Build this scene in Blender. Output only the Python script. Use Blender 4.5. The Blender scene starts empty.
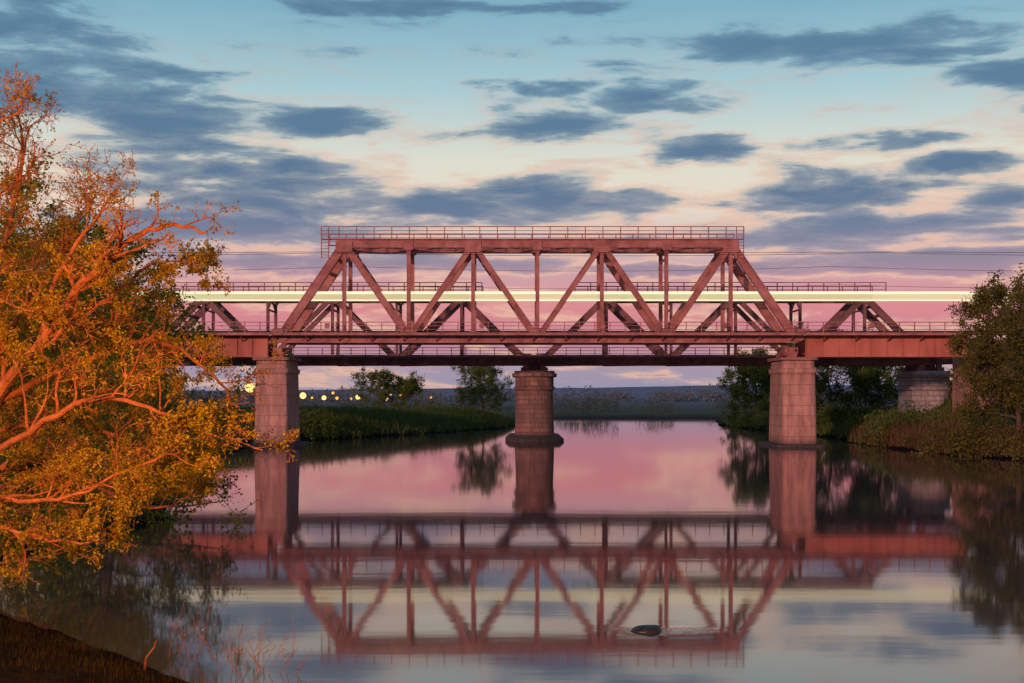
import bpy, math, random
import numpy as np
from mathutils import Vector, noise as mn
random.seed(7); rng=np.random.default_rng(7)
sc=bpy.context.scene
sc.view_settings.view_transform='Standard'; sc.view_settings.look='None'; sc.view_settings.exposure=0
EYE=5.5; F=1422.0
def lin(c):
    return tuple(((v/255)/12.92 if v/255<=0.04045 else ((v/255+0.055)/1.055)**2.4) for v in c)+(1,)
def S(px,py,d):   # image pixel coordinates + assumed distance -> world metres
    return Vector(((px-512)*d/F, d, EYE+(395-py)*d/F))

# ---------------------------------------------------------------- helpers
def link(o,parent=None):
    sc.collection.objects.link(o)
    if parent: o.parent=parent
    return o
def empty(name):
    e=bpy.data.objects.new(name,None); sc.collection.objects.link(e); return e
def mesh_obj(name,verts,faces,mat,parent=None,smooth=False):
    me=bpy.data.meshes.new(name); me.from_pydata([tuple(v) for v in verts],[],faces); me.update()
    if smooth: me.polygons.foreach_set('use_smooth',[True]*len(me.polygons))
    o=bpy.data.objects.new(name,me); me.materials.append(mat); return link(o,parent)
def quads_obj(name,V,mat,parent=None):
    n=len(V)//4
    me=bpy.data.meshes.new(name); me.vertices.add(n*4); me.vertices.foreach_set('co',np.asarray(V,dtype=np.float32).ravel())
    me.loops.add(n*4); me.loops.foreach_set('vertex_index',np.arange(n*4,dtype=np.int32))
    me.polygons.add(n); me.polygons.foreach_set('loop_start',np.arange(0,n*4,4,dtype=np.int32))
    me.update(calc_edges=True); me.validate()
    o=bpy.data.objects.new(name,me); me.materials.append(mat); return link(o,parent)

class MB:
    def __init__(s): s.v=[]; s.f=[]; s.k=0
    def box(s,c,sx,sy,sz):
        s.obox(Vector(c),Vector((1,0,0))*sx/2,Vector((0,1,0))*sy/2,Vector((0,0,1))*sz/2)
    def obox(s,c,a,b,d):
        n=len(s.v)
        for i in (-1,1):
            for j in (-1,1):
                for k in (-1,1): s.v.append(c+a*i+b*j+d*k)
        for q in ((0,1,3,2),(4,6,7,5),(0,4,5,1),(2,3,7,6),(0,2,6,4),(1,5,7,3)): s.f.append(tuple(n+x for x in q))
    def bar(s,p,q,w,d):
        p=Vector(p);q=Vector(q);t=(q-p);L=t.length;t.normalize()
        r=Vector((0,1,0)) if abs(t.y)<0.9 else Vector((0,0,1))
        a=t.cross(r).normalized(); b=a.cross(t).normalized()
        s.k+=1; j=0.0025*(s.k%9)
        s.obox((p+q)/2,t*L/2,a*(w/2),b*((d+j)/2))
    def hbeam(s,p,q,w,d,rec=.82):
        # built-up member: edge angles, slightly recessed web plate, batten plates
        p=Vector(p);q=Vector(q);t=(q-p);L=t.length;t.normalize()
        r=Vector((0,1,0)) if abs(t.y)<0.9 else Vector((0,0,1))
        a=t.cross(r).normalized(); b=a.cross(t).normalized()
        s.k+=1; j=0.004*(s.k%9); c=(p+q)/2; th=min(.09,w*.2)
        s.obox(c+a*(w/2-th/2),t*L/2,a*th/2,b*(d+j)/2)
        s.obox(c-a*(w/2-th/2),t*L/2,a*th/2,b*(d+j)/2)
        s.obox(c,t*L/2,a*(w/2-th),b*(d*rec+j)/2)
        if w>.5:
            n=max(1,int(L/1.7))
            for i in range(n+1):
                s.obox(c+t*(-L/2+L*i/n*.96+L*.02),t*.09,a*(w/2-th*1.02),b*(d*(rec+.1)+j)/2)
    def obj(s,name,mat,parent=None): return mesh_obj(name,s.v,s.f,mat,parent)

# ---------------------------------------------------------------- materials
def newmat(name):
    m=bpy.data.materials.new(name); m.use_nodes=True; nt=m.node_tree; nt.nodes.clear()
    out=nt.nodes.new('ShaderNodeOutputMaterial'); return m,nt,out
def N(nt,t,**kw):
    n=nt.nodes.new(t)
    for k,v in kw.items(): setattr(n,k,v)
    return n
def ramp(nt,stops,fac=None,interp='LINEAR'):
    r=nt.nodes.new('ShaderNodeValToRGB'); r.color_ramp.interpolation=interp
    e=r.color_ramp.elements
    while len(e)<len(stops): e.new(0.5)
    for i,(p,c) in enumerate(stops): e[i].position=p; e[i].color=c if len(c)==4 else tuple(c)+(1,)
    if fac is not None: nt.links.new(fac,r.inputs[0])
    return r
def rough_mat(name,c1,c2,c3=None,scale=1.0,rough=0.8,bump=0.3,stretch=(1,1,1),bscale=8,spec=0.3):
    m,nt,out=newmat(name); L=nt.links
    tc=N(nt,'ShaderNodeTexCoord'); mp=N(nt,'ShaderNodeMapping'); mp.inputs['Scale'].default_value=stretch
    L.new(tc.outputs['Object'],mp.inputs[0])
    n1=N(nt,'ShaderNodeTexNoise'); n1.inputs['Scale'].default_value=scale; n1.inputs['Detail'].default_value=5; n1.inputs['Roughness'].default_value=.65
    L.new(mp.outputs[0],n1.inputs['Vector'])
    st=[(0.32,c1),(0.55,c2)]+([(0.72,c3)] if c3 else [])
    r=ramp(nt,st,n1.outputs[0])
    p=N(nt,'ShaderNodeBsdfPrincipled'); p.inputs['Roughness'].default_value=rough; p.inputs['Specular IOR Level'].default_value=spec
    if bump>0:
        n2=N(nt,'ShaderNodeTexNoise'); n2.inputs['Scale'].default_value=bscale; n2.inputs['Detail'].default_value=3
        L.new(tc.outputs['Object'],n2.inputs['Vector'])
        b=N(nt,'ShaderNodeBump'); b.inputs['Strength'].default_value=bump; b.inputs['Distance'].default_value=.1; L.new(n2.outputs[0],b.inputs['Height'])
        L.new(b.outputs[0],p.inputs['Normal'])
    L.new(r.outputs[0],p.inputs['Base Color']); L.new(p.outputs[0],out.inputs[0])
    return m
def leaf_mat(name,cols,trans=0.35,nscale=0.5):
    m,nt,out=newmat(name); L=nt.links
    g=N(nt,'ShaderNodeNewGeometry'); tc=N(nt,'ShaderNodeTexCoord')
    n=N(nt,'ShaderNodeTexNoise'); n.inputs['Scale'].default_value=nscale; n.inputs['Detail'].default_value=1
    L.new(tc.outputs['Object'],n.inputs['Vector'])
    a=N(nt,'ShaderNodeMath',operation='MULTIPLY'); a.inputs[1].default_value=0.45; L.new(g.outputs['Random Per Island'],a.inputs[0])
    b=N(nt,'ShaderNodeMapRange'); b.inputs[1].default_value=.3; b.inputs[2].default_value=.7; b.inputs[4].default_value=.55; L.new(n.outputs[0],b.inputs[0])
    c=N(nt,'ShaderNodeMath',operation='ADD'); L.new(a.outputs[0],c.inputs[0]); L.new(b.outputs[0],c.inputs[1])
    k=len(cols); r=ramp(nt,[(i/(k-1),q) for i,q in enumerate(cols)],c.outputs[0])
    d=N(nt,'ShaderNodeBsdfDiffuse'); t=N(nt,'ShaderNodeBsdfTranslucent'); mx=N(nt,'ShaderNodeMixShader'); mx.inputs[0].default_value=trans
    L.new(r.outputs[0],d.inputs[0]); L.new(r.outputs[0],t.inputs[0]); L.new(d.outputs[0],mx.inputs[1]); L.new(t.outputs[0],mx.inputs[2]); L.new(mx.outputs[0],out.inputs[0])
    return m
def emit_mat(name,c,s):
    m,nt,out=newmat(name); e=N(nt,'ShaderNodeEmission'); e.inputs[0].default_value=c; e.inputs[1].default_value=s
    nt.links.new(e.outputs[0],out.inputs[0]); m.cycles.emission_sampling='NONE'; return m
def stone_mat(name,cA,cB,cStain,bw=1.6,bh=.6,mort=.03):
    m,nt,out=newmat(name); L=nt.links
    tc=N(nt,'ShaderNodeTexCoord'); sp=N(nt,'ShaderNodeSeparateXYZ'); L.new(tc.outputs['Object'],sp.inputs[0])
    ad=N(nt,'ShaderNodeMath',operation='ADD'); L.new(sp.outputs[0],ad.inputs[0]); L.new(sp.outputs[1],ad.inputs[1])
    cb=N(nt,'ShaderNodeCombineXYZ'); L.new(ad.outputs[0],cb.inputs[0]); L.new(sp.outputs[2],cb.inputs[1])
    br=N(nt,'ShaderNodeTexBrick'); br.inputs['Scale'].default_value=1; br.inputs['Brick Width'].default_value=bw; br.inputs['Row Height'].default_value=bh; br.inputs['Mortar Size'].default_value=mort
    br.inputs['Color1'].default_value=cA; br.inputs['Color2'].default_value=cB; br.inputs['Mortar'].default_value=tuple(v*.5 for v in cA[:3])+(1,)
    L.new(cb.outputs[0],br.inputs['Vector'])
    mp=N(nt,'ShaderNodeMapping'); mp.inputs['Scale'].default_value=(1.2,1.2,.22); L.new(tc.outputs['Object'],mp.inputs[0])
    n=N(nt,'ShaderNodeTexNoise'); n.inputs['Scale'].default_value=1.2; n.inputs['Detail'].default_value=8; n.inputs['Roughness'].default_value=.7; L.new(mp.outputs[0],n.inputs['Vector'])
    r=ramp(nt,[(.40,(0,0,0)),(.64,(.95,.95,.95))],n.outputs[0])
    mx=N(nt,'ShaderNodeMix',data_type='RGBA'); L.new(r.outputs[0],mx.inputs[0]); L.new(br.outputs[0],mx.inputs[6]); mx.inputs[7].default_value=cStain
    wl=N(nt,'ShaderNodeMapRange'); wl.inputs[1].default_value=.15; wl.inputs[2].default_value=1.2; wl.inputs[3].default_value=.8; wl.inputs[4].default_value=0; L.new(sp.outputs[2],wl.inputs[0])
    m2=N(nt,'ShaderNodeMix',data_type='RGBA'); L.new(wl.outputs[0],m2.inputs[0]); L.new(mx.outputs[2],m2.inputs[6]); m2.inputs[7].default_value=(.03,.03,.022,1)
    bp=N(nt,'ShaderNodeBump'); bp.inputs['Strength'].default_value=.8; bp.inputs['Distance'].default_value=.06
    n3=N(nt,'ShaderNodeTexNoise'); n3.inputs['Scale'].default_value=5; n3.inputs['Detail'].default_value=6; L.new(tc.outputs['Object'],n3.inputs['Vector'])
    s3=N(nt,'ShaderNodeMath',operation='SUBTRACT'); L.new(n3.outputs[0],s3.inputs[0]); L.new(br.outputs['Fac'],s3.inputs[1]); L.new(s3.outputs[0],bp.inputs['Height'])
    p=N(nt,'ShaderNodeBsdfPrincipled'); p.inputs['Roughness'].default_value=.9; p.inputs['Specular IOR Level'].default_value=.2
    L.new(m2.outputs[2],p.inputs['Base Color']); L.new(bp.outputs[0],p.inputs['Normal']); L.new(p.outputs[0],out.inputs[0]); return m

RED=rough_mat('weathered_red_paint',(.23,.066,.062,1),(.41,.14,.13,1),(.48,.20,.19,1),scale=.7,rough=.6,bump=.12)
REDG=rough_mat('girder_red_paint',(.34,.085,.062,1),(.52,.155,.115,1),(.54,.21,.165,1),scale=.4,rough=.65,bump=.12,stretch=(1,1,.3))
MAUVE=rough_mat('old_maroon_paint',(.13,.054,.056,1),(.23,.10,.105,1),(.29,.15,.15,1),scale=.6,rough=.75,bump=.12)
STEELD=rough_mat('dark_track_steel',(.03,.022,.02,1),(.06,.04,.035,1),scale=2,rough=.7,bump=0)
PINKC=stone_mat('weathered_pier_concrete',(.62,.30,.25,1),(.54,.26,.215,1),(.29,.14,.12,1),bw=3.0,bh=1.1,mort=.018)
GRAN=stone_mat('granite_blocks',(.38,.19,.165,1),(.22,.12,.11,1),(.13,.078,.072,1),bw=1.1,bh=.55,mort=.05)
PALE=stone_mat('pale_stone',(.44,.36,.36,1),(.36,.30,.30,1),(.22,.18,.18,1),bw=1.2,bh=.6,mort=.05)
BARK_O=rough_mat('willow_bark_warm',(.16,.045,.015,1),(.32,.095,.028,1),(.42,.16,.05,1),scale=3,bump=.5,bscale=20)
BARK=rough_mat('bark_dark',(.05,.035,.025,1),(.11,.075,.05,1),scale=3,bump=0)
WIRE=rough_mat('wire_dark',(.03,.025,.03,1),(.04,.03,.035,1),bump=0)

# ---------------------------------------------------------------- world sky
SUNAZ=math.radians(205); SUNEL=math.radians(9)
w=bpy.data.worlds.new('World'); sc.world=w; w.use_nodes=True; nt=w.node_tree; nt.nodes.clear(); L=nt.links
w.cycles.sampling_method='MANUAL'; w.cycles.sample_map_resolution=512
wo=N(nt,'ShaderNodeOutputWorld')
sky=N(nt,'ShaderNodeTexSky'); sky.sky_type='NISHITA'; sky.sun_disc=False; sky.sun_elevation=SUNEL; sky.sun_rotation=SUNAZ
bgN=N(nt,'ShaderNodeBackground'); bgN.inputs[1].default_value=.006; L.new(sky.outputs[0],bgN.inputs[0])
tc=N(nt,'ShaderNodeTexCoord'); sp=N(nt,'ShaderNodeSeparateXYZ'); L.new(tc.outputs['Generated'],sp.inputs[0])
az=N(nt,'ShaderNodeMath',operation='ARCTAN2'); L.new(sp.outputs[0],az.inputs[0]); L.new(sp.outputs[1],az.inputs[1])
el=N(nt,'ShaderNodeMath',operation='ARCSINE'); L.new(sp.outputs[2],el.inputs[0])
pe=N(nt,'ShaderNodeCombineXYZ'); L.new(az.outputs[0],pe.inputs[0]); L.new(el.outputs[0],pe.inputs[1])
def E(y): return math.atan((395-y)/F)
gs=[(395,(146,148,174)),(372,(162,148,172)),(340,(198,128,146)),(308,(220,134,144)),(278,(208,158,168)),(242,(212,190,190)),(205,(236,220,200)),(160,(222,222,208)),(90,(170,204,212)),(10,(130,178,198))]
stops=[(E(y)/.6,lin(c)) for y,c in gs]+[(.75,lin((85,120,158))),(1.0,lin((75,102,142)))]
sc_el=N(nt,'ShaderNodeMath',operation='DIVIDE'); L.new(el.outputs[0],sc_el.inputs[0]); sc_el.inputs[1].default_value=.6
grad=ramp(nt,stops,sc_el.outputs[0])
mpn=N(nt,'ShaderNodeMapping'); mpn.inputs['Scale'].default_value=(11,52,1); L.new(pe.outputs[0],mpn.inputs[0])
nz=N(nt,'ShaderNodeTexNoise'); nz.inputs['Scale'].default_value=1; nz.inputs['Detail'].default_value=6; nz.inputs['Roughness'].default_value=.6; nz.inputs['Distortion'].default_value=.3
L.new(mpn.outputs[0],nz.inputs['Vector'])
mpw=N(nt,'ShaderNodeMapping'); mpw.inputs['Scale'].default_value=(6,16,1); mpw.inputs['Location'].default_value=(3,7,0); L.new(pe.outputs[0],mpw.inputs[0])
nw=N(nt,'ShaderNodeTexNoise'); nw.inputs['Scale'].default_value=3; nw.inputs['Detail'].default_value=3; L.new(mpw.outputs[0],nw.inputs['Vector'])
ws=N(nt,'ShaderNodeVectorMath',operation='SUBTRACT'); L.new(nw.outputs['Color'],ws.inputs[0]); ws.inputs[1].default_value=(.5,.5,.5)
wm=N(nt,'ShaderNodeVectorMath',operation='MULTIPLY'); L.new(ws.outputs[0],wm.inputs[0]); wm.inputs[1].default_value=(.10,.020,0)
wp=N(nt,'ShaderNodeVectorMath',operation='ADD'); L.new(pe.outputs[0],wp.inputs[0]); L.new(wm.outputs[0],wp.inputs[1])
blobs=[(50,108,150,30),(165,130,95,30),(10,50,140,14),(300,202,160,22),(200,170,110,16),(230,232,150,18),(320,124,58,10),(560,202,105,17),(430,208,90,13),(560,127,78,13),(640,103,85,12),(560,88,70,6),
 (770,50,155,14),(930,64,95,12),(695,153,46,12),(820,198,95,20),(850,234,150,16),(900,152,60,8),(965,174,55,10),(1015,92,45,14),(450,8,150,6),(1000,215,60,10),(340,264,220,11),(980,264,150,11),(690,270,120,6),
 (-150,80,200,50),(-250,190,200,30),(1200,120,140,30)]
prev=None
for cx,cy,rx,ry in blobs:
    s1=N(nt,'ShaderNodeVectorMath',operation='MULTIPLY_ADD'); L.new(wp.outputs[0],s1.inputs[0]); s1.inputs[1].default_value=(F/rx,F/ry,0); s1.inputs[2].default_value=(-math.atan((cx-512)/F)*F/rx,-E(cy)*F/ry,0)
    s3=N(nt,'ShaderNodeVectorMath',operation='LENGTH'); L.new(s1.outputs[0],s3.inputs[0])
    if prev is None: prev=s3.outputs['Value']
    else:
        mi=N(nt,'ShaderNodeMath',operation='SMOOTH_MIN'); mi.inputs[2].default_value=.3; L.new(prev,mi.inputs[0]); L.new(s3.outputs['Value'],mi.inputs[1]); prev=mi.outputs[0]
cl=N(nt,'ShaderNodeMath',operation='MINIMUM'); L.new(prev,cl.inputs[0]); cl.inputs[1].default_value=1.75
nk=N(nt,'ShaderNodeMath',operation='MULTIPLY_ADD'); L.new(nz.outputs[0],nk.inputs[0]); nk.inputs[1].default_value=-4.4; nk.inputs[2].default_value=2.15
sm=N(nt,'ShaderNodeMath',operation='ADD'); L.new(cl.outputs[0],sm.inputs[0]); L.new(nk.outputs[0],sm.inputs[1])
mk=N(nt,'ShaderNodeMapRange',interpolation_type='SMOOTHSTEP'); mk.inputs[1].default_value=1.8; mk.inputs[2].default_value=-.05; mk.inputs[3].default_value=0; mk.inputs[4].default_value=1
L.new(sm.outputs[0],mk.inputs[0])
ccol=ramp(nt,[(0,lin((150,128,155))),(E(290)/.6,lin((172,134,154))),(E(255)/.6,lin((136,130,154))),(E(225)/.6,lin((100,118,150))),(E(190)/.6,lin((82,110,144))),(E(60)/.6,lin((86,124,154))),(1,lin((60,85,118)))],sc_el.outputs[0])
mfac=ramp(nt,[(0,(0,0,0)),(.25,(.14,.14,.14)),(.6,(.74,.74,.74)),(1,(.98,.98,.98))],mk.outputs[0])
ring=ramp(nt,[(0,(0,0,0)),(.15,(.8,.8,.8)),(.45,(0,0,0))],mk.outputs[0])
low=N(nt,'ShaderNodeMapRange'); low.inputs[1].default_value=.25; low.inputs[2].default_value=.10; L.new(el.outputs[0],low.inputs[0])
rf=N(nt,'ShaderNodeMath',operation='MULTIPLY'); L.new(ring.outputs[0],rf.inputs[0]); L.new(low.outputs[0],rf.inputs[1])
mg=N(nt,'ShaderNodeMix',data_type='RGBA'); L.new(rf.outputs[0],mg.inputs[0]); L.new(grad.outputs[0],mg.inputs[6]); mg.inputs[7].default_value=lin((244,194,168))
mxc=N(nt,'ShaderNodeMix',data_type='RGBA'); L.new(mfac.outputs[0],mxc.inputs[0]); L.new(mg.outputs[2],mxc.inputs[6]); L.new(ccol.outputs[0],mxc.inputs[7])
bgG=N(nt,'ShaderNodeBackground'); L.new(mxc.outputs[2],bgG.inputs[0]); bgG.inputs[1].default_value=.95
ads=N(nt,'ShaderNodeAddShader'); L.new(bgN.outputs[0],ads.inputs[0]); L.new(bgG.outputs[0],ads.inputs[1]); L.new(ads.outputs[0],wo.inputs[0])

sun=bpy.data.lights.new('sun','SUN'); sun.energy=2.1; sun.angle=math.radians(2); sun.color=(1,.54,.42)
so=link(bpy.data.objects.new('sun',sun))
sd=Vector((math.sin(SUNAZ)*math.cos(SUNEL),math.cos(SUNAZ)*math.cos(SUNEL),math.sin(SUNEL)))
so.rotation_euler=sd.to_track_quat('Z','Y').to_euler()

# ---------------------------------------------------------------- terrain
LY=[-50,5,10,15,20,24,27,30.7,33,35.5,38,45,60,80,110,140,152,160,172,200,237,262,300,340]
LX=[200,200,90,20,0,-4.0,-6.0,-8.7,-10.6,-12.8,-15.0,-16.5,-15.6,-18,-25,-28.5,-29,-27.5,-24,-13,-1,1,3,6]
RY=[0,60,100,120,135,152,180,200,230,262,340]
RX=[90,60,46,42.5,39.5,38.5,41,40,38,38.5,48]
def hgt(x,y):
    nzv=mn.noise(Vector((x*.12,y*.12,0)))*1.4+mn.noise(Vector((x*.5,y*.5,3)))*.5
    xl=np.interp(y,LY,LX); xr=np.interp(y,RY,RX)
    s=min(x-xl,xr-x,(335-y)*.7)+nzv*(1 if y>45 else .45)
    if s>0: return -min(2.0,s*.35)
    base=np.interp(y,[20,38,60,150,250,330,400],[.9,.9,2.0,3.4,3.2,1.0,1.2])
    h=base*(1-math.exp(s/5.0))+.02
    d=-s
    h+= min(1,d/6)*(.35*mn.noise(Vector((x*.05,y*.05,9)))+.12*mn.noise(Vector((x*.4,y*.4,5))))
    if y<45: h+=min(1,d/.6)*(.22*mn.noise(Vector((x*1.1,y*1.1,2)))+.12*mn.noise(Vector((x*3.0,y*3.0,7))))
    if y<20: h+= (20-y)/20*2.2*min(1,d/10)
    if 120<y<230:
        for e,sg in ((53.5,1),(-47,-1)):
            t=(x-e)*sg
            prof=min(max((t+9)/16,0),1); lat=max(0,1-max(0,abs(y-163)-11)/17)
            h=max(h,11.2*min(prof,lat)) if prof>0 and lat>0 else h
    return h
def axis(segs):
    a=[]
    for s,e,st in segs: a+=list(np.arange(s,e,st))
    a.append(segs[-1][1]); return a
xs=axis([(-6000,-1000,500),(-1000,-200,60),(-200,-60,7),(-60,-24,1.5),(-24,-15,.6),(-15,-3,.15),(-3,4,.8),(4,70,1.5),(70,200,8),(200,1000,60),(1000,6000,500)])
ys=axis([(-300,0,20),(0,20,2.5),(20,36,.18),(36,50,.8),(50,260,1.8),(260,360,4),(360,700,15),(700,2000,80),(2000,7000,500)])
V=[];Fc=[]
for y in ys:
    for x in xs: V.append((x,y,hgt(x,y)))
nx=len(xs)
for j in range(len(ys)-1):
    for i in range(nx-1):
        a=j*nx+i; Fc.append((a,a+1,a+nx+1,a+nx))
gm,nt,out=newmat('ground_grass_soil'); L=nt.links
tc=N(nt,'ShaderNodeTexCoord'); sp=N(nt,'ShaderNodeSeparateXYZ'); L.new(tc.outputs['Object'],sp.inputs[0])
n1=N(nt,'ShaderNodeTexNoise'); n1.inputs['Scale'].default_value=.25; n1.inputs['Detail'].default_value=8; n1.inputs['Roughness'].default_value=.7; L.new(tc.outputs['Object'],n1.inputs['Vector'])
gr=ramp(nt,[(.3,(.045,.06,.022,1)),(.5,(.07,.10,.035,1)),(.7,(.12,.095,.055,1))],n1.outputs[0])
n2=N(nt,'ShaderNodeTexNoise'); n2.inputs['Scale'].default_value=3; n2.inputs['Detail'].default_value=8; n2.inputs['Roughness'].default_value=.7; L.new(tc.outputs['Object'],n2.inputs['Vector'])
so2=ramp(nt,[(.35,(.003,.003,.003,1)),(.6,(.009,.007,.007,1)),(.75,(.022,.017,.016,1))],n2.outputs[0])
zr=N(nt,'ShaderNodeMapRange'); zr.inputs[1].default_value=.2; zr.inputs[2].default_value=1.0; L.new(sp.outputs[2],zr.inputs[0])
nr=N(nt,'ShaderNodeMapRange'); nr.inputs[1].default_value=38; nr.inputs[2].default_value=48; L.new(sp.outputs[1],nr.inputs[0])
zz=N(nt,'ShaderNodeMath',operation='MULTIPLY'); L.new(zr.outputs[0],zz.inputs[0]); L.new(nr.outputs[0],zz.inputs[1])
mx=N(nt,'ShaderNodeMix',data_type='RGBA'); L.new(zz.outputs[0],mx.inputs[0]); L.new(so2.outputs[0],mx.inputs[6]); L.new(gr.outputs[0],mx.inputs[7])
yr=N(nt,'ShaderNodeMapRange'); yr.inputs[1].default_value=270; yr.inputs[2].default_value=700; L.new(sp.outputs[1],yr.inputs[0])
m2=N(nt,'ShaderNodeMix',data_type='RGBA'); L.new(yr.outputs[0],m2.inputs[0]); L.new(mx.outputs[2],m2.inputs[6]); m2.inputs[7].default_value=(.15,.18,.20,1)  # distance haze painted in: ground colour turns blue-grey further off
p=N(nt,'ShaderNodeBsdfPrincipled'); p.inputs['Roughness'].default_value=1; p.inputs['Specular IOR Level'].default_value=.05
bp=N(nt,'ShaderNodeBump'); bp.inputs['Strength'].default_value=1; bp.inputs['Distance'].default_value=.25; L.new(n2.outputs[0],bp.inputs['Height']); L.new(bp.outputs[0],p.inputs['Normal'])
L.new(m2.outputs[2],p.inputs['Base Color']); L.new(p.outputs[0],out.inputs[0])
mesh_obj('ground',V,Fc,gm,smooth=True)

# water
wmat,nt,out=newmat('river_water'); L=nt.links
tc=N(nt,'ShaderNodeTexCoord'); mp=N(nt,'ShaderNodeMapping'); mp.inputs['Scale'].default_value=(.25,1.0,1); L.new(tc.outputs['Object'],mp.inputs[0])
n1=N(nt,'ShaderNodeTexNoise'); n1.inputs['Scale'].default_value=.7; n1.inputs['Detail'].default_value=3; L.new(mp.outputs[0],n1.inputs['Vector'])
ROCK=Vector((3.15,33.2,0))
dv=N(nt,'ShaderNodeVectorMath',operation='SUBTRACT'); L.new(tc.outputs['Object'],dv.inputs[0]); dv.inputs[1].default_value=ROCK+Vector((.55,0,0))
dm=N(nt,'ShaderNodeVectorMath',operation='MULTIPLY'); L.new(dv.outputs[0],dm.inputs[0]); dm.inputs[1].default_value=(.65,1.4,0)
dl=N(nt,'ShaderNodeVectorMath',operation='LENGTH'); L.new(dm.outputs[0],dl.inputs[0])
fl=N(nt,'ShaderNodeMapRange',interpolation_type='SMOOTHSTEP'); fl.inputs[1].default_value=.2; fl.inputs[2].default_value=1.1; fl.inputs[3].default_value=3.2; fl.inputs[4].default_value=0; L.new(dl.outputs['Value'],fl.inputs[0])
mp2=N(nt,'ShaderNodeMapping'); mp2.inputs['Scale'].default_value=(1.2,3.2,1); L.new(tc.outputs['Object'],mp2.inputs[0])
n4=N(nt,'ShaderNodeTexNoise'); n4.inputs['Scale'].default_value=1.8; n4.inputs['Detail'].default_value=2; L.new(mp2.outputs[0],n4.inputs['Vector'])
rp=N(nt,'ShaderNodeMath',operation='MULTIPLY'); L.new(n4.outputs[0],rp.inputs[0]); L.new(fl.outputs[0],rp.inputs[1])
sa=N(nt,'ShaderNodeMath',operation='ADD'); L.new(n1.outputs[0],sa.inputs[0]); L.new(rp.outputs[0],sa.inputs[1])
bp=N(nt,'ShaderNodeBump'); bp.inputs['Strength'].default_value=.07; bp.inputs['Distance'].default_value=.03; L.new(sa.outputs[0],bp.inputs['Height'])
fr=N(nt,'ShaderNodeFresnel'); fr.inputs[0].default_value=2.3; L.new(bp.outputs[0],fr.inputs['Normal'])
gl=N(nt,'ShaderNodeBsdfGlossy'); gl.inputs['Color'].default_value=(.98,.90,.91,1); gl.inputs['Roughness'].default_value=.045; L.new(bp.outputs[0],gl.inputs['Normal'])
df=N(nt,'ShaderNodeBsdfDiffuse'); df.inputs[0].default_value=(.05,.05,.045,1)
mx=N(nt,'ShaderNodeMixShader'); L.new(fr.outputs[0],mx.inputs[0]); L.new(df.outputs[0],mx.inputs[1]); L.new(gl.outputs[0],mx.inputs[2]); L.new(mx.outputs[0],out.inputs[0])
mesh_obj('river_water',[(-300,0,0),(400,0,0),(400,360,0),(-300,360,0)],[(0,1,2,3)],wmat)

# distant hills
hm=rough_mat('haze_tinted_hills',(.21,.24,.30,1),(.23,.26,.32,1),scale=.01,rough=1,bump=0,spec=0)  # aerial haze is put into the hills' slate-blue base colour
V=[];Fc=[]; HX=list(np.arange(-3500,3501,35)); prof=[(2300,0),(2700,.45),(3100,.85),(3400,1.0),(3900,.6),(4500,0)]
for (yy,k) in prof:
    for x in HX:
        b=15+15/(1+math.exp(-(x-100)/220))+9*mn.noise(Vector((x*.0016,0,2)))+2.5*mn.noise(Vector((x*.02,yy*.01,1)))
        V.append((x,yy,max(b,8)*k+.5))
n=len(HX)
for j in range(len(prof)-1):
    for i in range(n-1): a=j*n+i; Fc.append((a,a+1,a+n+1,a+n))
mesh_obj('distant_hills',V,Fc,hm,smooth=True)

# ---------------------------------------------------------------- bridges
def railing(mb,x0,x1,y,z,h=1.1,step=1.8,r=.07,mids=2):
    n=max(1,round((x1-x0)/step))
    for i in range(n+1):
        x=x0+(x1-x0)*i/n; mb.bar((x,y,z),(x,y,z+h-.01),r*1.1,r*1.1)
    for k in range(mids+1):
        zz=z+h*(k+1)/(mids+1); mb.bar((x0-.02,y-.003*k,zz),(x1+.02,y-.003*k,zz),r if k==mids else r*.7,r*.8)
def plate(mb,x,y,z,wx,wz):
    mb.k+=1; j=.003*(mb.k%7)
    c=.3; pts=[(-1,-1+c),(-1+c,-1),(1-c,-1),(1,-1+c),(1,1-c),(1-c,1),(-1+c,1),(-1,1-c)]
    n=len(mb.v)
    for dy in (0,.04+j):
        for a,b in pts: mb.v.append(Vector((x+a*wx/2,y-dy,z+b*wz/2)))
    mb.f.append(tuple(n+i for i in range(8))[::-1]); mb.f.append(tuple(n+8+i for i in range(8)))
    for i in range(8): k=(i+1)%8; mb.f.append((n+i,n+k,n+8+k,n+8+i))

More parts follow.
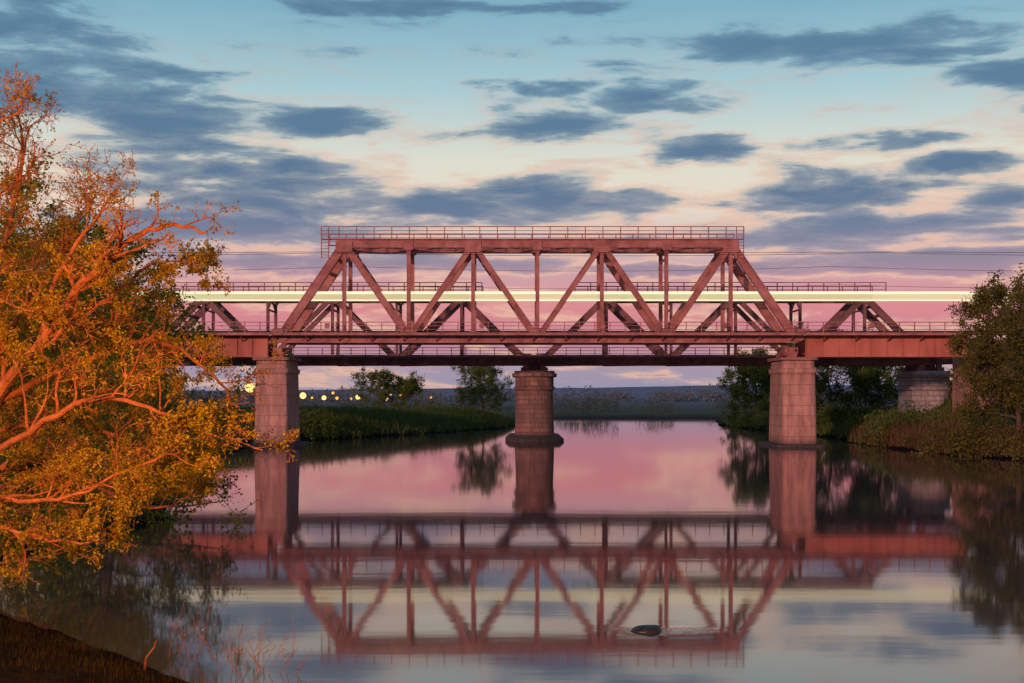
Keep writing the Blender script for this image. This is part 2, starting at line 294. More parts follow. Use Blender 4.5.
def truss(parent,x0,x1,npan,zb,zt,yf,yb,mat,wc,wd,wv,dep):
    pan=(x1-x0)/npan; X=[x0+pan*i for i in range(npan+1)]
    for nm,y in (('front_truss',yf),('back_truss',yb)):
        mb=MB()
        mb.hbeam((x0-.3,y,zb),(x1+.3,y,zb),wc*1.25,dep)
        mb.hbeam((X[1]-.25,y,zt),(X[-2]+.25,y,zt),wc,dep)
        for i in range(npan):
            a=(X[i],y,zb if i%2==0 else zt); b=(X[i+1],y,zt if i%2==0 else zb)
            e=i in(0,npan-1)
            mb.hbeam(a,b,wc*1.05 if e else wd*(1.1 if i in(1,npan-2) else .92),dep*(.94 if e else .82-.03*(i%2)))
        for i in range(1,npan): mb.hbeam((X[i],y,zb),(X[i],y,zt),wv,dep*.6)
        for i in range(npan+1):
            z=zb if i%2==0 else zt
            plate(mb,X[i],y-dep/2-.03,z+(wc*.4 if z==zb else -wc*.3),wc*2.1,wc*1.6)
            plate(mb,X[i],y+dep/2+.10,z+(wc*.4 if z==zb else -wc*.3),wc*2.1,wc*1.6)
            if 0<i<npan:
                z=zt if i%2==0 else zb; plate(mb,X[i],y-dep/2-.03,z+(-.15 if z==zt else .15),wc*1.2,wc*1.3)
        mb.obj(nm,mat,parent)
    mb=MB()
    for i in range(1,npan):
        mb.hbeam((X[i],yf+.3,zt-.1),(X[i],yb-.3,zt-.1),.35,.3)
        mb.bar((X[i],yf+.2,zt-1.5),(X[i],yb-.2,zt-1.5),.18,.18)
        mb.bar((X[i],yf+.2,zt-1.5),(X[i],(yf+yb)/2,zt-.2),.12,.12); mb.bar((X[i],yb-.2,zt-1.5),(X[i],(yf+yb)/2,zt-.2),.12,.12)
        if i<npan-1:
            mb.bar((X[i],yf+.2,zt-.05),(X[i+1],yb-.2,zt-.05),.15,.15); mb.bar((X[i],yb-.2,zt-.12),(X[i+1],yf+.2,zt-.12),.15,.15)
    for s in (0,1):
        xa,xb=(X[0],X[1]) if s==0 else (X[-1],X[-2])
        for t in (.72,.86): 
            x=xa+(xb-xa)*t; z=zb+(zt-zb)*t; mb.hbeam((x,yf+.2,z),(x,yb-.2,z),.3,.3)
    mb.obj('top_bracing',mat,parent)
    mb=MB()
    for i in range(npan*2+1):
        x=x0+pan*i/2; mb.hbeam((x,yf+.25,zb-.05),(x,yb-.25,zb-.05),.75,.35)
    for i in range(npan):
        mb.bar((X[i],yf+.2,zb-.4),(X[i+1],yb-.2,zb-.4),.16,.14); mb.bar((X[i],yb-.2,zb-.46),(X[i+1],yf+.2,zb-.46),.16,.14)
    for yy in ((yf+yb)/2-.9,(yf+yb)/2+.9): mb.bar((x0-.5,yy,zb+.2),(x1+.5,yy,zb+.2),.6,.3)
    mb.obj('floor_system',mat,parent)
    return X
def track(parent,x0,x1,yc,z):
    mb=MB(); n=int((x1-x0)/.6)
    for i in range(n): mb.box((x0+.3+i*.6,yc,z),.24,2.7,.18)
    for dy in (-.76,.76): mb.box(((x0+x1)/2,yc+dy,z+.17),x1-x0,.07,.15)
    mb.obj('railway_track',STEELD,parent)
def girder(parent,name,x0,x1,zlo,zhi,yf,yb,mat):
    mb=MB()
    for y in (yf,yb):
        mb.box(((x0+x1)/2,y,(zlo+zhi)/2),x1-x0,.06,zhi-zlo-.1)
        mb.box(((x0+x1)/2,y,zlo+.03),x1-x0,.6,.07); mb.box(((x0+x1)/2,y,zhi-.03),x1-x0,.6,.07)
        n=int((x1-x0)/1.6)
        for i in range(n+1):
            x=x0+.1+(x1-x0-.2)*i/n; mb.box((x,y,(zlo+zhi)/2),.08,.3,zhi-zlo-.16)
    for i in range(int((x1-x0)/4)): mb.box((x0+2+i*4,(yf+yb)/2,(zlo+zhi)/2),.2,yb-yf-.2,(zhi-zlo)*.6)
    mb.obj(name,mat,parent)

k1=152/F
NB=empty('railway_truss_bridge')
x0,x1=-24.8,30.25; zb=EYE+(395-338)*k1; zt=EYE+(395-244)*k1
YF,YB=152.,157.8
X=truss(NB,x0,x1,8,zb,zt,YF,YB,RED,.85,.64,.40,.7)
track(NB,-90,110,(YF+YB)/2,zb+.62)
mb=MB()
wx0,wx1=(322-512)*k1,(743-512)*k1
for y in (YF-.5,YB+.5):
    railing(mb,wx0,wx1,y,zt+.5,1.3,1.85,.09,2)
    mb.bar((wx0,y+(.35 if y<155 else -.35),zt+.48),(wx1,y+(.35 if y<155 else -.35),zt+.48),.09,.8)
for xx,sg in ((wx0,1),(wx1,-1)):
    for dx in (0,.75): mb.bar((xx+dx*sg,YF-.4,zt-1.6),(xx+dx*sg,YF-.4,zt+1.8),.09,.09)
    for k in range(9): mb.bar((xx,YF-.41,zt-1.5+k*.32),(xx+.75*sg,YF-.41,zt-1.5+k*.32),.05,.05)
mb.obj('top_walkway',RED,NB)
mb=MB()
wz=zb+.45
xa,xb=-70,110
mb.bar((xa,YF-1.25,wz),(xb,YF-1.25,wz),.1,1.3)
railing(mb,xa,xb,YF-1.85,wz,1.15,1.6,.08,2)
n=int((xb-xa)/3.44)
for i in range(n+1):
    x=xa+i*3.44; mb.bar((x,YF-.35,wz-.8),(x,YF-1.85,wz-.06),.1,.1)
mb.bar((xa,YF-1.9,wz-.12),(xb,YF-1.9,wz-.12),.22,.1)
for x in (-19.5,-3.2,9.6,22.4,38.0): mb.box((x,YF-1.95,wz+.75),.5,.12,.55)
mb.obj('deck_walkway',RED,NB)
zlo=EYE+(395-357)*k1; zhi=EYE+(395-334)*k1
girder(NB,'approach_girder',31.3,48.6,zlo,zhi,YF-.2,YB-.6,REDG)
girder(NB,'approach_girder_west',-44.0,-26.0,zlo,zhi,YF-.2,YB-.6,REDG)

def pier(name,cx,cy,prof,mat,rounded,parent=None):
    V=[];Fc=[];n=32
    for z,hx,hy in prof:
        for i in range(n):
            a=2*math.pi*(i+.5)/n; c,s=math.cos(a),math.sin(a)
            if rounded:
                r=hx; x=r*c; y=(hy-r)*(1 if s>0 else -1)+r*s
            else:
                ex=.22; x=hx*math.copysign(abs(c)**ex,c); y=hy*math.copysign(abs(s)**ex,s)
            V.append((cx+x,cy+y,z))
    m=len(prof)
    for j in range(m-1):
        for i in range(n): k=(i+1)%n; Fc.append((j*n+i,j*n+k,(j+1)*n+k,(j+1)*n+i))
    Fc.append(tuple((m-1)*n+i for i in range(n)))
    return mesh_obj(name,V,Fc,mat,parent)
FOUND=rough_mat('dark_wet_concrete',(.03,.024,.022,1),(.07,.052,.048,1),scale=2)
FOUND2=rough_mat('cap_concrete',(.22,.10,.085,1),(.38,.18,.15,1),scale=1)
def near_pier(cx):
    e=empty('concrete_bridge_pier')
    pier('pier_shaft',cx,155,[(-2,1.98,4.5),(zlo-1.75,1.80,4.1),(zlo-1.7,1.95,4.3),(zlo-1.25,1.98,4.35),(zlo-1.2,1.78,4.0),(zlo-.35,1.75,3.9)],PINKC,False,parent=e)
    pier('foundation',cx,155,[(-2,2.9,5.6),(.22,2.9,5.6),(.3,2.8,5.5)],FOUND,False,parent=e)
    pier('cap',cx,155,[(zlo-.36,2.1,4.3),(zlo-.05,2.15,4.4),(zlo-.03,2.05,4.3)],FOUND2,False,parent=e)
    mb=MB()
    s=1 if cx>0 else -1
    for y in (YF,YB):
        mb.box((cx-s*.7,y,zlo+.25),1.0,.9,.55); mb.box((cx-s*.7,y,zlo+.75),.7,.7,.5)
    mb.box((cx,YF+1.5,zlo+.5),.25,2.0,1.0)
    mb.box((cx-s*.6,155,zlo+.6),1.3,4.6,.9)
    mb.obj('bearings',RED,e)
    return e
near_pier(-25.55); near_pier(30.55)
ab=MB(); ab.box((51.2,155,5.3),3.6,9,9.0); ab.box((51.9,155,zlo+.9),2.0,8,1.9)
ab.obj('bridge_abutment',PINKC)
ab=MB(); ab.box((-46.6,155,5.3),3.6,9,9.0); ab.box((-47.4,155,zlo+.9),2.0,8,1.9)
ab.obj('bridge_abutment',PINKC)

k2=170/F
FB=empty('old_railway_truss_bridge')
zb2=EYE+(395-361)*k2; zt2=EYE+(395-297)*k2; YF2,YB2=170.,175.6
for a,b in ((542,929),(139,526)):
    xa,xb=(a-512)*k2,(b-512)*k2
    truss(FB,xa,xb,6,zb2,zt2,YF2,YB2,MAUVE,.75,.60,.34,.6)
    ra,rb=xa+(578-545)*k2,xb-(929-885)*k2
    mb=MB()
    for y in (YF2-.4,YB2+.4):
        railing(mb,ra,rb,y,zt2+.4,1.3,1.9,.09,2); mb.bar((ra,y,zt2+.38),(rb,y,zt2+.38),.08,.6)
    mb.obj('top_walkway',MAUVE,FB)
track(FB,-110,110,(YF2+YB2)/2,zb2+.55)
mb=MB(); wz=zb2+.45
mb.bar((-70,YF2-1.1,wz),(110,YF2-1.1,wz),.12,1.2)
railing(mb,-70,110,YF2-1.65,wz,1.1,1.7,.08,2)
for i in range(120): 
    x=-70+i*1.5; mb.bar((x,YF2-.3,wz-.9),(x+.75,YF2-1.6,wz-.1),.09,.09); mb.bar((x+1.5,YF2-.32,wz-.9),(x+.75,YF2-1.62,wz-.1),.09,.09)
mb.obj('deck_walkway',MAUVE,FB)
girder(FB,'approach_girder',50.8,66,zb2-.3,zb2+1.1,YF2+.6,YB2-.6,MAUVE)
girder(FB,'approach_girder_west',-66,-45.6,zb2-.3,zb2+1.1,YF2+.6,YB2-.6,MAUVE)
def old_pier(px,mat):
    cx=(px-512)*k2; e=empty('stone_bridge_pier')
    zt_=EYE+(395-371)*k2
    prof=[(-2,2.45,5.2),(zt_-2.3,2.2,4.9),(zt_-2.25,2.4,5.15),(zt_-1.9,2.5,5.25),(zt_-1.85,2.3,5.0),(zt_-.75,2.3,5.0),(zt_-.7,2.65,5.35),(zt_-.3,2.7,5.4),(zt_-.28,2.45,5.1),(zt_,2.4,5.05)]
    pier('pier_shaft',cx,172.8,prof,mat,True,parent=e)
    pier('foundation',cx,172.8,[(-2,3.5,6.8),(.3,3.5,6.8),(.75,3.0,6.3)],FOUND,True,parent=e)
    mb=MB()
    for y in (YF2,YB2):
        for s in (-1,1): mb.box((cx+s*1.15,y,zt_+.22),.9,.8,.45); mb.box((cx+s*1.05,y,zt_+.6),.6,.6,.4)
    mb.box((cx,172.8,zt_+.9),1.7,4.2,1.7)
    mb.obj('bearings',MAUVE,e)
old_pier(534.5,GRAN); old_pier(930,PALE); old_pier(133,PALE)

def wire(y,z,sag,xa=-140,xb=160,r=.02,step=60):
    cu=MB(); p=None; nn=int((xb-xa)/5)
    for i in range(nn+1):
        x=xa+5*i; t=((x-xa)%step)/step; q=Vector((x,y,z-sag*4*t*(1-t)))
        if p is not None: cu.bar(p,q,r*2,r*2)
        p=q
    return cu
OW=empty('overhead_power_lines')
for i,(y,z,sg) in enumerate(((154.9,21.0,.35),(151,20.7,.1),(172.8,18.9,.5),(178,21.6,.6))):
    wire(y,z,sg).obj('wire_%d'%i,WIRE,OW)

# train light trail (long exposure)
tm,nt,out=newmat('window_light_streak'); L=nt.links
tc=N(nt,'ShaderNodeTexCoord'); mp=N(nt,'ShaderNodeMapping'); mp.inputs['Scale'].default_value=(.04,0,1.5); L.new(tc.outputs['Object'],mp.inputs[0])
n1=N(nt,'ShaderNodeTexNoise'); n1.inputs['Scale'].default_value=1; n1.inputs['Detail'].default_value=2; L.new(mp.outputs[0],n1.inputs['Vector'])
r=ramp(nt,[(.35,(1,.72,.40,1)),(.65,(1,.92,.52,1))],n1.outputs[0])
e=N(nt,'ShaderNodeEmission'); e.inputs[1].default_value=.85; L.new(r.outputs[0],e.inputs[0])
tr=N(nt,'ShaderNodeBsdfTransparent'); mx=N(nt,'ShaderNodeMixShader'); mx.inputs[0].default_value=.55; L.new(tr.outputs[0],mx.inputs[1]); L.new(e.outputs[0],mx.inputs[2]); L.new(mx.outputs[0],out.inputs[0])
tm.cycles.emission_sampling='NONE'
TB=emit_mat('bright_streak',(1,.90,.58,1),1.12)
TT=empty('train_light_trail')
mb=MB(); mb.box((25,153.6,EYE+(395-296.5)*153.6/F),170,.05,1.0); mb.obj('window_streak',tm,TT)
mb=MB(); mb.box((25,153.55,EYE+(395-292.8)*153.6/F),170,.05,.28); mb.box((25,153.55,EYE+(395-300.3)*153.6/F),170,.05,.15); mb.obj('edge_streaks',TB,TT)

# ---------------------------------------------------------------- vegetation
def leaves(name,C,smin,smax,mat,parent,aspect=.5,down=0):
    C=np.asarray(C,dtype=np.float64); n=len(C)
    if n==0: return
    t=rng.normal(size=(n,3)); t[:,2]-=down; t/=np.linalg.norm(t,axis=1)[:,None]
    u=rng.normal(size=(n,3)); s=np.cross(t,u); s/=np.linalg.norm(s,axis=1)[:,None]
    l=rng.uniform(smin,smax,n)[:,None]
    V=np.empty((n,4,3)); V[:,0]=C-t*l*.5; V[:,1]=C+s*l*aspect*.5; V[:,2]=C+t*l*.5; V[:,3]=C-s*l*aspect*.5
    quads_obj(name,V.reshape(-1,3),mat,parent)
class Wood:
    def __init__(s): s.v=[]; s.f=[]; s.L=[]
    def tube(s,pts,rad,n=5):
        b=len(s.v); m=len(pts)
        for i,p in enumerate(pts):
            t=(pts[min(i+1,m-1)]-pts[max(i-1,0)])
            if t.length<1e-6: t=Vector((0,0,1))
            t.normalize(); a=t.cross(Vector((.31,.83,.47))).normalized(); c=t.cross(a)
            for k in range(n):
                an=2*math.pi*k/n; s.v.append(p+(a*math.cos(an)+c*math.sin(an))*rad[i])
        for i in range(m-1):
            for k in range(n): k2=(k+1)%n; s.f.append((b+i*n+k,b+i*n+k2,b+(i+1)*n+k2,b+(i+1)*n+k))
def rvec(): 
    v=Vector((random.gauss(0,1),random.gauss(0,1),random.gauss(0,1))); return v.normalized()
def grow(W,p,d,Ln,r,lvl,P):
    n=6 if lvl<P['max'] else 4
    pts=[p.copy()]; rad=[r]; d=d.normalized()
    for i in range(n):
        d=(d+rvec()*P['wander']+Vector((0,0,P['trop'][min(lvl,len(P['trop'])-1)]))).normalized()
        p=p+d*Ln/n; pts.append(p.copy()); rad.append(max(r*(1-.8*(i+1)/n),P['rmin']))
    W.tube(pts,rad,6 if lvl<=1 else (4 if lvl==2 else 3))
    if lvl<P['max']:
        for _ in range(P['kids'][lvl]):
            t=random.uniform(.25,1); i=min(int(t*n),n-1); q=pts[i].lerp(pts[i+1],t*n-i)
            dd=(pts[i+1]-pts[i]).normalized(); nd=(dd*.55+rvec()*.85+Vector((0,0,P.get('up',.1)))).normalized()
            grow(W,q,nd,Ln*random.uniform(.35,.62)*(1.15-.4*t),rad[i]*.6,lvl+1,P)
    if lvl>=P['max']-1:
        k=P['leaf'](pts[-1]) if lvl==P['max'] else P['leaf'](pts[-1])//2
        for _ in range(k):
            i=random.randrange(1,len(pts)); q=pts[i]+rvec()*random.uniform(0,P['scat']); W.L.append(tuple(q))
def smooth(pts,k=4):
    o=[]; n=len(pts)
    for i in range(n-1):
        p0,p1,p2,p3=pts[max(i-1,0)],pts[i],pts[i+1],pts[min(i+2,n-1)]
        for j in range(k):
            t=j/k; o.append(.5*((2*p1)+(p2-p0)*t+(2*p0-5*p1+4*p2-p3)*t*t+(3*p1-p0-3*p2+p3)*t**3))
    o.append(pts[-1]); return o

LO=leaf_mat('orange_lit_leaves',[(.12,.10,.008,1),(.30,.20,.012,1),(.42,.28,.018,1),(.52,.38,.04,1)],.4,.8)  # orange lamplight is partly put into these leaf colours
LG=leaf_mat('golden_willow_leaves',[(.10,.10,.008,1),(.22,.20,.014,1),(.32,.27,.02,1),(.40,.33,.03,1)],.45,.5)
LV=leaf_mat('olive_leaves',[(.07,.085,.012,1),(.15,.165,.02,1),(.23,.23,.028,1),(.30,.27,.04,1)],.4,.4)
LD=leaf_mat('green_leaves',[(.045,.07,.018,1),(.09,.135,.032,1),(.14,.175,.045,1),(.19,.21,.065,1)],.35,.25)
LR=leaf_mat('willow_olive_leaves',[(.06,.062,.016,1),(.12,.11,.026,1),(.17,.145,.034,1),(.22,.17,.045,1)],.35,.3)

def tip_tree():
    T=empty('orange_lit_willow_tree'); W=Wood(); D=33
    def q(px,py,dd=0): return S(px,py,D+dd)
    limbs=[
     ([q(-120,640),q(-95,560),q(-60,480),q(-5,400,-.5),(q(45,335,-1)),q(85,282,-1.2),q(125,246,-1.5),q(165,226,-1.6),q(208,233,-1.7)],.20),
     ([q(45,335,-1),q(58,275,-.6),q(92,222,-.4),q(118,186,0)],.08),
     ([q(-60,480),q(-20,340,.6),q(8,225,1),q(24,150,1),q(16,104,1.2)],.11),
     ([q(-60,480),q(15,440,-1.5),q(85,402,-2),q(150,408,-2.4),q(205,430,-2.6),q(262,452,-3)],.09),
     ([q(-80,520),q(0,468,1),q(80,478,1.5),q(150,508,1.4),q(195,492,1)],.09),
     ([q(-60,480,0),q(-30,260,-1),q(-12,140,-1.4),q(26,110,-1.6)],.10),
     ([q(-5,400,-.5),q(62,372,.3),q(128,342,1),q(182,350,1.4),q(225,390,1.7),q(243,432,1.9)],.09),
     ([q(-100,560),q(-20,528,-1),q(50,540,-2),q(112,546,-2.4)],.08),
     ([q(45,335,-1),q(108,298,0),q(158,262,.6),q(196,266,1)],.07),
     ([q(-95,560),q(-40,420,2),q(30,300,3),q(70,240,3.6),q(90,200,4)],.10),
     ([q(-95,560),q(-30,450,3),q(60,420,4),q(140,450,4.6),q(200,470,5)],.10),
     ([q(-95,560),q(-70,380,2),q(-40,230,2.6),q(-20,150,3)],.11),
     ([q(-80,520),q(-10,500,-1.5),q(60,500,-2.2),q(130,470,-2.6),q(180,450,-3)],.07),
    ]
    def lf(p):
        if p.z>9.2: return int(random.uniform(1,4))
        cl=mn.noise(Vector((p.x*.7,p.y*.7,p.z*.7)))
        return int(random.uniform(4,12)*(1.0+1.6*max(-.5,cl*1.6)))
    P=dict(max=3,kids=[0,7,6],wander=.30,trop=[0,.06,.03,-.02],rmin=.005,scat=.11,up=.12,leaf=lf)
    for pts,r in limbs:
        s=smooth(pts,5); n=len(s)
        s=[p+rvec()*.05 for p in s]
        rad=[max(r*(1-.86*i/(n-1)),.012) for i in range(n)]; W.tube(s,rad,8)
        L_=sum((s[i+1]-s[i]).length for i in range(n-1)); kids=int(L_*2.2)
        for _ in range(kids):
            t=random.uniform(.22,1); i=min(int(t*(n-1)),n-2); dd=(s[i+1]-s[i]).normalized()
            nd=(dd*.6+rvec()*.8+Vector((0,0,.15))).normalized()
            grow(W,s[i],nd,random.uniform(.9,2.1)*(1.15-.5*t),rad[i]*.5+.005,1,P)
    mesh_obj('trunk_and_limbs',W.v,W.f,BARK_O,T)
    leaves('foliage',W.L,.05,.105,LO,T,.5)
tip_tree()

def std_tree(name,x,y,h,spread,leafmat,bark,lsz,lmul=1,prim=14,low=.15,trop=(.05,.04,0,-.03),kids=(0,7,6),mx=3,scat=.3,lean=0,r0=None,seed=None,up=.1,wander=.22):
    if seed is not None: random.seed(seed)
    T=empty(name); W=Wood(); z0=max(hgt(x,y),-.2)-.2
    r0=r0 or h*.02; n=9
    pts=[Vector((x,y,z0))]; d=Vector((lean,0,1)).normalized()
    for i in range(n): d=(d+rvec()*.07).normalized(); pts.append(pts[-1]+d*(h*.86)/n)
    rad=[r0*(1-.88*i/n) for i in range(n+1)]; W.tube(pts,rad,8)
    P=dict(max=mx,kids=list(kids),wander=wander,trop=list(trop),rmin=.012*max(1,lsz*3),scat=scat,up=up,leaf=lambda p:int(random.uniform(5,11)*lmul))
    for k in range(prim):
        t=low+(1-low)*(k+random.random())/prim; i=min(int(t*n),n-1); q=pts[i].lerp(pts[i+1],t*n-i)
        a=k*2.4+random.uniform(-.4,.4); upk=.15+.9*t
        prof=math.sin(math.pi*min(1,.22+.66*t))**.7
        nd=Vector((math.cos(a),math.sin(a),upk)).normalized()
        grow(W,q,nd,spread*prof*random.uniform(.8,1.2)+.3,rad[i]*.5,1,P)
    mesh_obj('trunk_and_limbs',W.v,W.f,bark,T); leaves('foliage',W.L,lsz*.7,lsz*1.4,leafmat,T,.55)
    return T
std_tree('golden_willow_tree',-17.4,44,10.8,4.9,LG,BARK_O,.12,3.2,prim=24,low=.06,scat=.4,seed=3)
std_tree('golden_willow_tree',-15.9,40.5,6.6,4.2,LG,BARK_O,.10,3.0,prim=20,low=.05,scat=.3,seed=4)
std_tree('olive_willow_tree',-16.9,60,9.6,5.0,LV,BARK,.15,3.6,prim=24,low=.03,scat=.5,seed=5)
std_tree('olive_willow_tree',-22.5,70,12.0,6.0,LV,BARK,.18,3.2,prim=22,low=.06,scat=.5,seed=6)
std_tree('olive_willow_tree',-29,94,9.0,5.5,LV,BARK,.24,2.2,prim=18,low=.05,scat=.55,seed=8)
std_tree('weeping_willow_tree',45.0,126,14.0,5.8,LR,BARK,.22,4.0,prim=28,low=.10,trop=(.02,-.02,-.12,-.2),scat=.6,seed=11)
std_tree('weeping_willow_tree',48.5,119,14.6,7.0,LR,BARK,.24,3.6,prim=26,low=.06,trop=(.02,-.02,-.12,-.2),scat=.6,seed=12)
std_tree('green_willow_tree',43.0,191,11.5,5.8,LD,BARK,.26,4.0,prim=22,low=.03,scat=.7,seed=13)
std_tree('green_willow_tree',50.5,196,10.0,5.4,LD,BARK,.26,3.6,prim=20,low=.03,scat=.7,seed=14)
std_tree('green_willow_tree',40.5,236,10.6,6.0,LD,BARK,.30,4.0,prim=24,low=.03,scat=.8,seed=15)
std_tree('green_willow_tree',47.5,238,9.5,5.6,LD,BARK,.30,3.4,prim=20,low=.03,scat=.8,seed=16)
std_tree('round_tree',-4.8,241,7.8,4.6,LD,BARK,.22,2.4,prim=24,low=.12,scat=.5,seed=17)
std_tree('round_tree',-37,395,9.5,6.0,LD,BARK,.4,2.6,prim=16,low=.15,scat=1.0,kids=(0,6,5),seed=18)
std_tree('round_tree',-29.5,400,8.0,5.4,LD,BARK,.4,2.6,prim=14,low=.15,scat=1.0,kids=(0,6,5),seed=19)

def mass(name,blobs,n,size,mat):
    C=[]
    for (x,y,z,rx,ry,rz) in blobs:
        m=int(n*rx*rz); v=rng.normal(size=(m,3)); v/=np.linalg.norm(v,axis=1)[:,None]; rr=rng.uniform(.2,1.0,m)**.6
        lump=1+.25*np.sin(v[:,0]*5+x)+.2*np.sin(v[:,2]*7+y)
        C.append(np.stack([x+v[:,0]*rr*rx*lump,y+v[:,1]*rr*ry,z+v[:,2]*rr*rz*lump],1))
    C=np.concatenate(C); C=C[C[:,2]>-.0]
    leaves(name,C,size*.6,size*1.4,mat,None,.7)
random.seed(21)
def bank_blobs(pts,n,r0,r1,dz=.2,jit=2):
    o=[]
    for _ in range(n):
        t=random.random()*(len(pts)-1); i=int(t); a,b=pts[i],pts[i+1]; f=t-i
        x=a[0]+(b[0]-a[0])*f+random.gauss(0,jit); y=a[1]+(b[1]-a[1])*f+random.gauss(0,jit); r=random.uniform(r0,r1)
        h=hgt(x,y)
        if h<-.2: continue
        o.append((x,y,max(h,0)+r*dz,r*1.3,r,r))
    return o
mass('bank_shrubs',bank_blobs([(-27,172),(-22,186),(-12,206),(-3,236)],40,.7,1.9),85,.24,LD)
mass('bank_shrubs',bank_blobs([(41,152),(44,160),(46,180),(43,200),(40,235),(44,262)],56,.8,2.2),80,.28,LD)
mass('brown_bank_shrubs',bank_blobs([(45,116),(42.5,124),(41.5,132),(41,148)],44,.8,2.1),85,.24,LR)
mass('left_bank_shrubs',bank_blobs([(-17,50),(-18,66),(-24,90),(-31,120),(-33,145)],60,.8,2.0),75,.22,LV)
HZ=leaf_mat('haze_tinted_tree_line_leaves',[(.06,.085,.075,1),(.08,.105,.092,1),(.10,.125,.105,1)],.2,.05)  # muted bluish leaf colours carry the haze of the distance
HZ2=leaf_mat('haze_tinted_forest_leaves',[(.13,.16,.185,1),(.14,.17,.195,1),(.15,.18,.205,1)],.2,.02)  # blue-grey haze painted into the leaf colour, stronger than the nearer row
b=[]
for i in range(260):
    x=random.uniform(-150,160); y=random.uniform(345,470); r=random.choice([.8,1.0,1.4,1.9,2.5])*random.uniform(.8,1.15)
    b.append((x,y,1.1+r*.6,r*random.uniform(1.0,2.2),r,r*random.uniform(.8,1.2)))
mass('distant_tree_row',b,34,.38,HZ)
b=[]
for i in range(260):
    x=random.uniform(-420,520); y=random.uniform(800,1150); r=random.uniform(2.5,5.5)
    b.append((x,y,1.5+r*.6,r*1.9,r,r))
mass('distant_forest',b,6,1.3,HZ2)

def grass(name,pts,n,jit,hmin,hmax,wd,mat):
    V=[]
    for _ in range(n):
        t=random.random()*(len(pts)-1); i=int(t); a,b_=pts[i],pts[i+1]; f=t-i
        x=a[0]+(b_[0]-a[0])*f+random.gauss(0,jit); y=a[1]+(b_[1]-a[1])*f+random.gauss(0,jit); z=hgt(x,y)
        if z<.05: continue
        h=random.uniform(hmin,hmax); an=random.uniform(0,6.28); c,s=math.cos(an)*wd,math.sin(an)*wd
        lx,ly=random.gauss(0,.25)*h,random.gauss(0,.25)*h
        V+=[(x-c,y-s,z-.05),(x+c,y+s,z-.05),(x+lx+c*.2,y+ly+s*.2,z+h),(x+lx-c*.2,y+ly-s*.2,z+h)]
    quads_obj(name,V,mat)
GM=leaf_mat('bank_grass_blades',[(.05,.075,.018,1),(.09,.125,.03,1),(.12,.14,.045,1),(.17,.15,.06,1)],.3,.3)
GB=leaf_mat('dry_reeds',[(.08,.045,.022,1),(.15,.09,.045,1),(.20,.12,.06,1)],.3,.3)
GS=leaf_mat('shore_grass_dark',[(.006,.006,.003,1),(.02,.015,.006,1),(.04,.025,.01,1)],.2,1)
grass('bank_grass',[(-32,168),(-27,182),(-17,202),(-6,232),(-3,262)],18000,4.5,.3,1.0,.08,GM)
grass('bank_grass',[(43,150),(46,170),(46,200),(44,262)],12000,4,.3,.8,.09,GM)
grass('dry_reeds',[(46,112),(42.5,124),(40.5,138),(39.5,152),(42,172)],8000,1.7,.5,1.5,.05,GB)
grass('shore_grass',[(-6.8,25.5),(-9,28),(-11.5,31),(-14,33.5)],7000,1.0,.04,.2,.008,GS)

def sapling(name,x,y,h,n,seed,mat,lf):
    random.seed(seed); T=empty(name); W=Wood(); z=max(hgt(x,y),0)-.1
    P=dict(max=2,kids=[0,6],wander=.18,trop=[.05,.05,.03],rmin=.003,scat=.05,up=.3,leaf=lambda p:random.choice([0,1,1,2]))
    for i in range(n):
        grow(W,Vector((x+random.gauss(0,.25),y+random.gauss(0,.2),z)),Vector((random.uniform(-.6,.7),random.uniform(-.3,.3),1)),h*random.uniform(.6,1.1),.008,1,P)
    mesh_obj('stems',W.v,W.f,mat,T); leaves('leaves',W.L,.03,.06,lf,T,.5)
TWIG=rough_mat('dark_red_twig',(.08,.025,.012,1),(.17,.05,.025,1),scale=4,bump=0)
sapling('willow_sapling',-5.2,28.3,1.2,9,31,TWIG,LO)
sapling('willow_sapling',-6.9,29.6,1.0,6,32,TWIG,LO)
sapling('willow_sapling',-4.5,28.0,.9,5,34,TWIG,LO)
W=Wood(); zz=hgt(-7.2,28)
W.tube([Vector((-7.25,28,zz-.1)),Vector((-7.2,28,zz+.25)),Vector((-7.05,28.02,zz+.45)),Vector((-7.0,28.0,zz+.6))],[.03,.026,.018,.01],6)
mesh_obj('dead_stick',W.v,W.f,TWIG)

V=[];Fc=[]; nu,nv=28,12
for j in range(nv+1):
    for i in range(nu):
        a=2*math.pi*i/nu; ph=math.pi*j/nv; v=Vector((math.cos(a)*math.sin(ph),math.sin(a)*math.sin(ph),math.cos(ph)))
        r=1+.18*mn.noise(v*1.7+Vector((4,2,1)))+.05*mn.noise(v*6)
        V.append((ROCK.x+v.x*.40*r,ROCK.y+v.y*.3*r,-.02+v.z*.15*r+ .03*v.x*v.z))
for j in range(nv):
    for i in range(nu): k=(i+1)%nu; Fc.append((j*nu+i,j*nu+k,(j+1)*nu+k,(j+1)*nu+i))
mesh_obj('half_sunk_stone',V,Fc,rough_mat('wet_stone',(.008,.008,.009,1),(.02,.018,.018,1),scale=6,rough=.4),smooth=True)

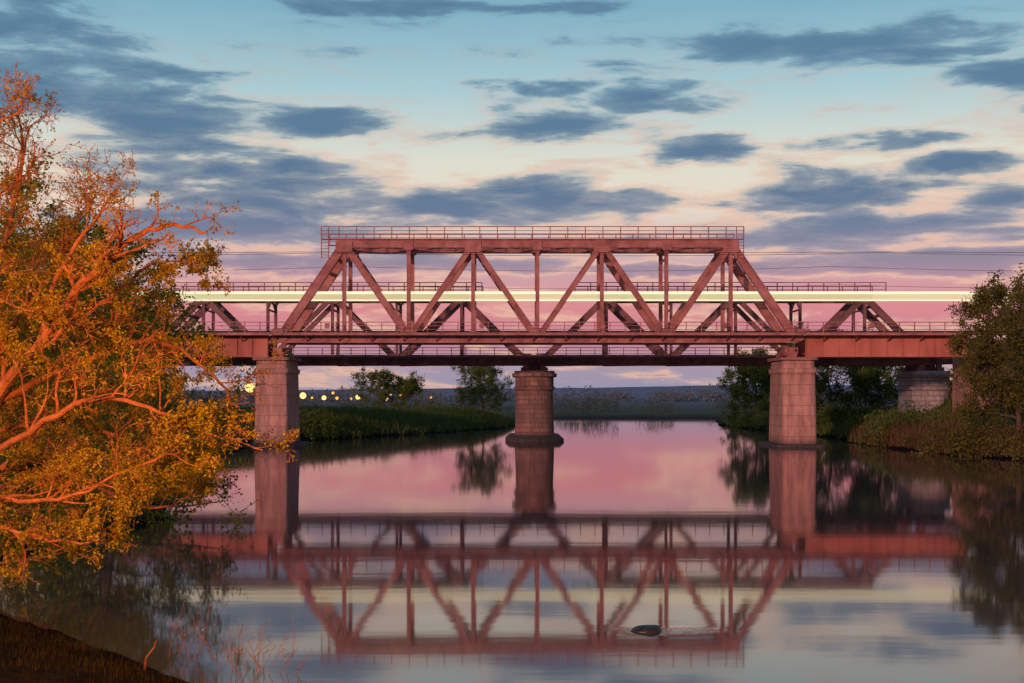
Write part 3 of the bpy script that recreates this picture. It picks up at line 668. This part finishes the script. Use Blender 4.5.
# ---------------------------------------------------------------- lamps
BULB=emit_mat('sodium_lamp_glow',(1,.33,.05,1),2.2); BULB2=emit_mat('bright_sodium_glow',(1,.45,.12,1),3.5); POLE=rough_mat('lamp_pole_steel',(.06,.055,.05,1),(.1,.09,.08,1),bump=0)
def lamp(x,y,z,h,r=.35,power=0,arm=1.2,bm=None):
    T=empty('street_lamp'); zb_=z-h; mb=MB(); W=Wood()
    W.tube([Vector((x-arm,y,zb_)),Vector((x-arm,y,z-.6)),Vector((x-arm*.8,y,z)),Vector((x-.2,y,z+.15))],[.11,.07,.05,.04],8); mesh_obj('pole',W.v,W.f,POLE,T)
    mb.box((x,y,z+.22),.9,.35,.16); mb.obj('lamp_head',POLE,T)
    W=Wood(); n=8; pts=[Vector((x,y,z+.12-r*(1-math.cos(math.pi*i/n)))) for i in range(n+1)]; W.tube(pts,[max(r*math.sin(math.pi*i/n),.01) for i in range(n+1)],12); mesh_obj('bulb',W.v,W.f,bm or BULB,T,smooth=True)
    if power:
        l=bpy.data.lights.new('lamp_light','POINT'); l.energy=power; l.color=(1,.37,.065); l.shadow_soft_size=.3
        o=bpy.data.objects.new('lamp_light',l); o.location=(x,y-.0,z-.75); link(o,T)
for px,py,d,r,bb in ((250,384,250,.8,1),(303,393,390,.85,1),(297,390,460,.4,0),(312,397,470,.35,0),(324,396,420,.65,1),(333,392,430,.4,0),(337,397,480,.5,0),(351,398,420,.35,0),(358,395,440,.75,1),(362,398,480,.4,0),(386,397,430,.6,1),(391,394,470,.35,0),(401,393,440,.6,0),(431,397,490,.35,0)):
    p=S(px,py,d); lamp(p.x,d,p.z,p.z-1.2,r,bm=BULB2 if bb else BULB)
lamp(-9.5,15.5,9.0,7.0,.25,power=21000)

for px,hh in ((413,9),(421,9),(342,8),(376,7)):
    d=520; x=(px-512)*d/F; mb=MB()
    for s in (-1,1): mb.bar((x+s*1.0,d,1),(x+s*.15,d,hh+1),.22,.22)
    for k in range(5): z=1+hh*k/5; w_=1-.85*k/5; mb.bar((x-w_,d,z),(x+w_,d+.05,z+hh/5),.12,.12)
    mb.bar((x-1.6,d,hh),(x+1.6,d,hh),.2,.2); mb.obj('power_pylon',WIRE)

# ---------------------------------------------------------------- camera
cam=bpy.data.cameras.new('camera'); cam.lens=50; cam.sensor_width=36; cam.shift_y=(395-341.5)/1024; cam.clip_end=12000; cam.clip_start=.1
co=link(bpy.data.objects.new('camera',cam)); co.location=(0,0,EYE); co.rotation_euler=(math.radians(90),0,0); sc.camera=co
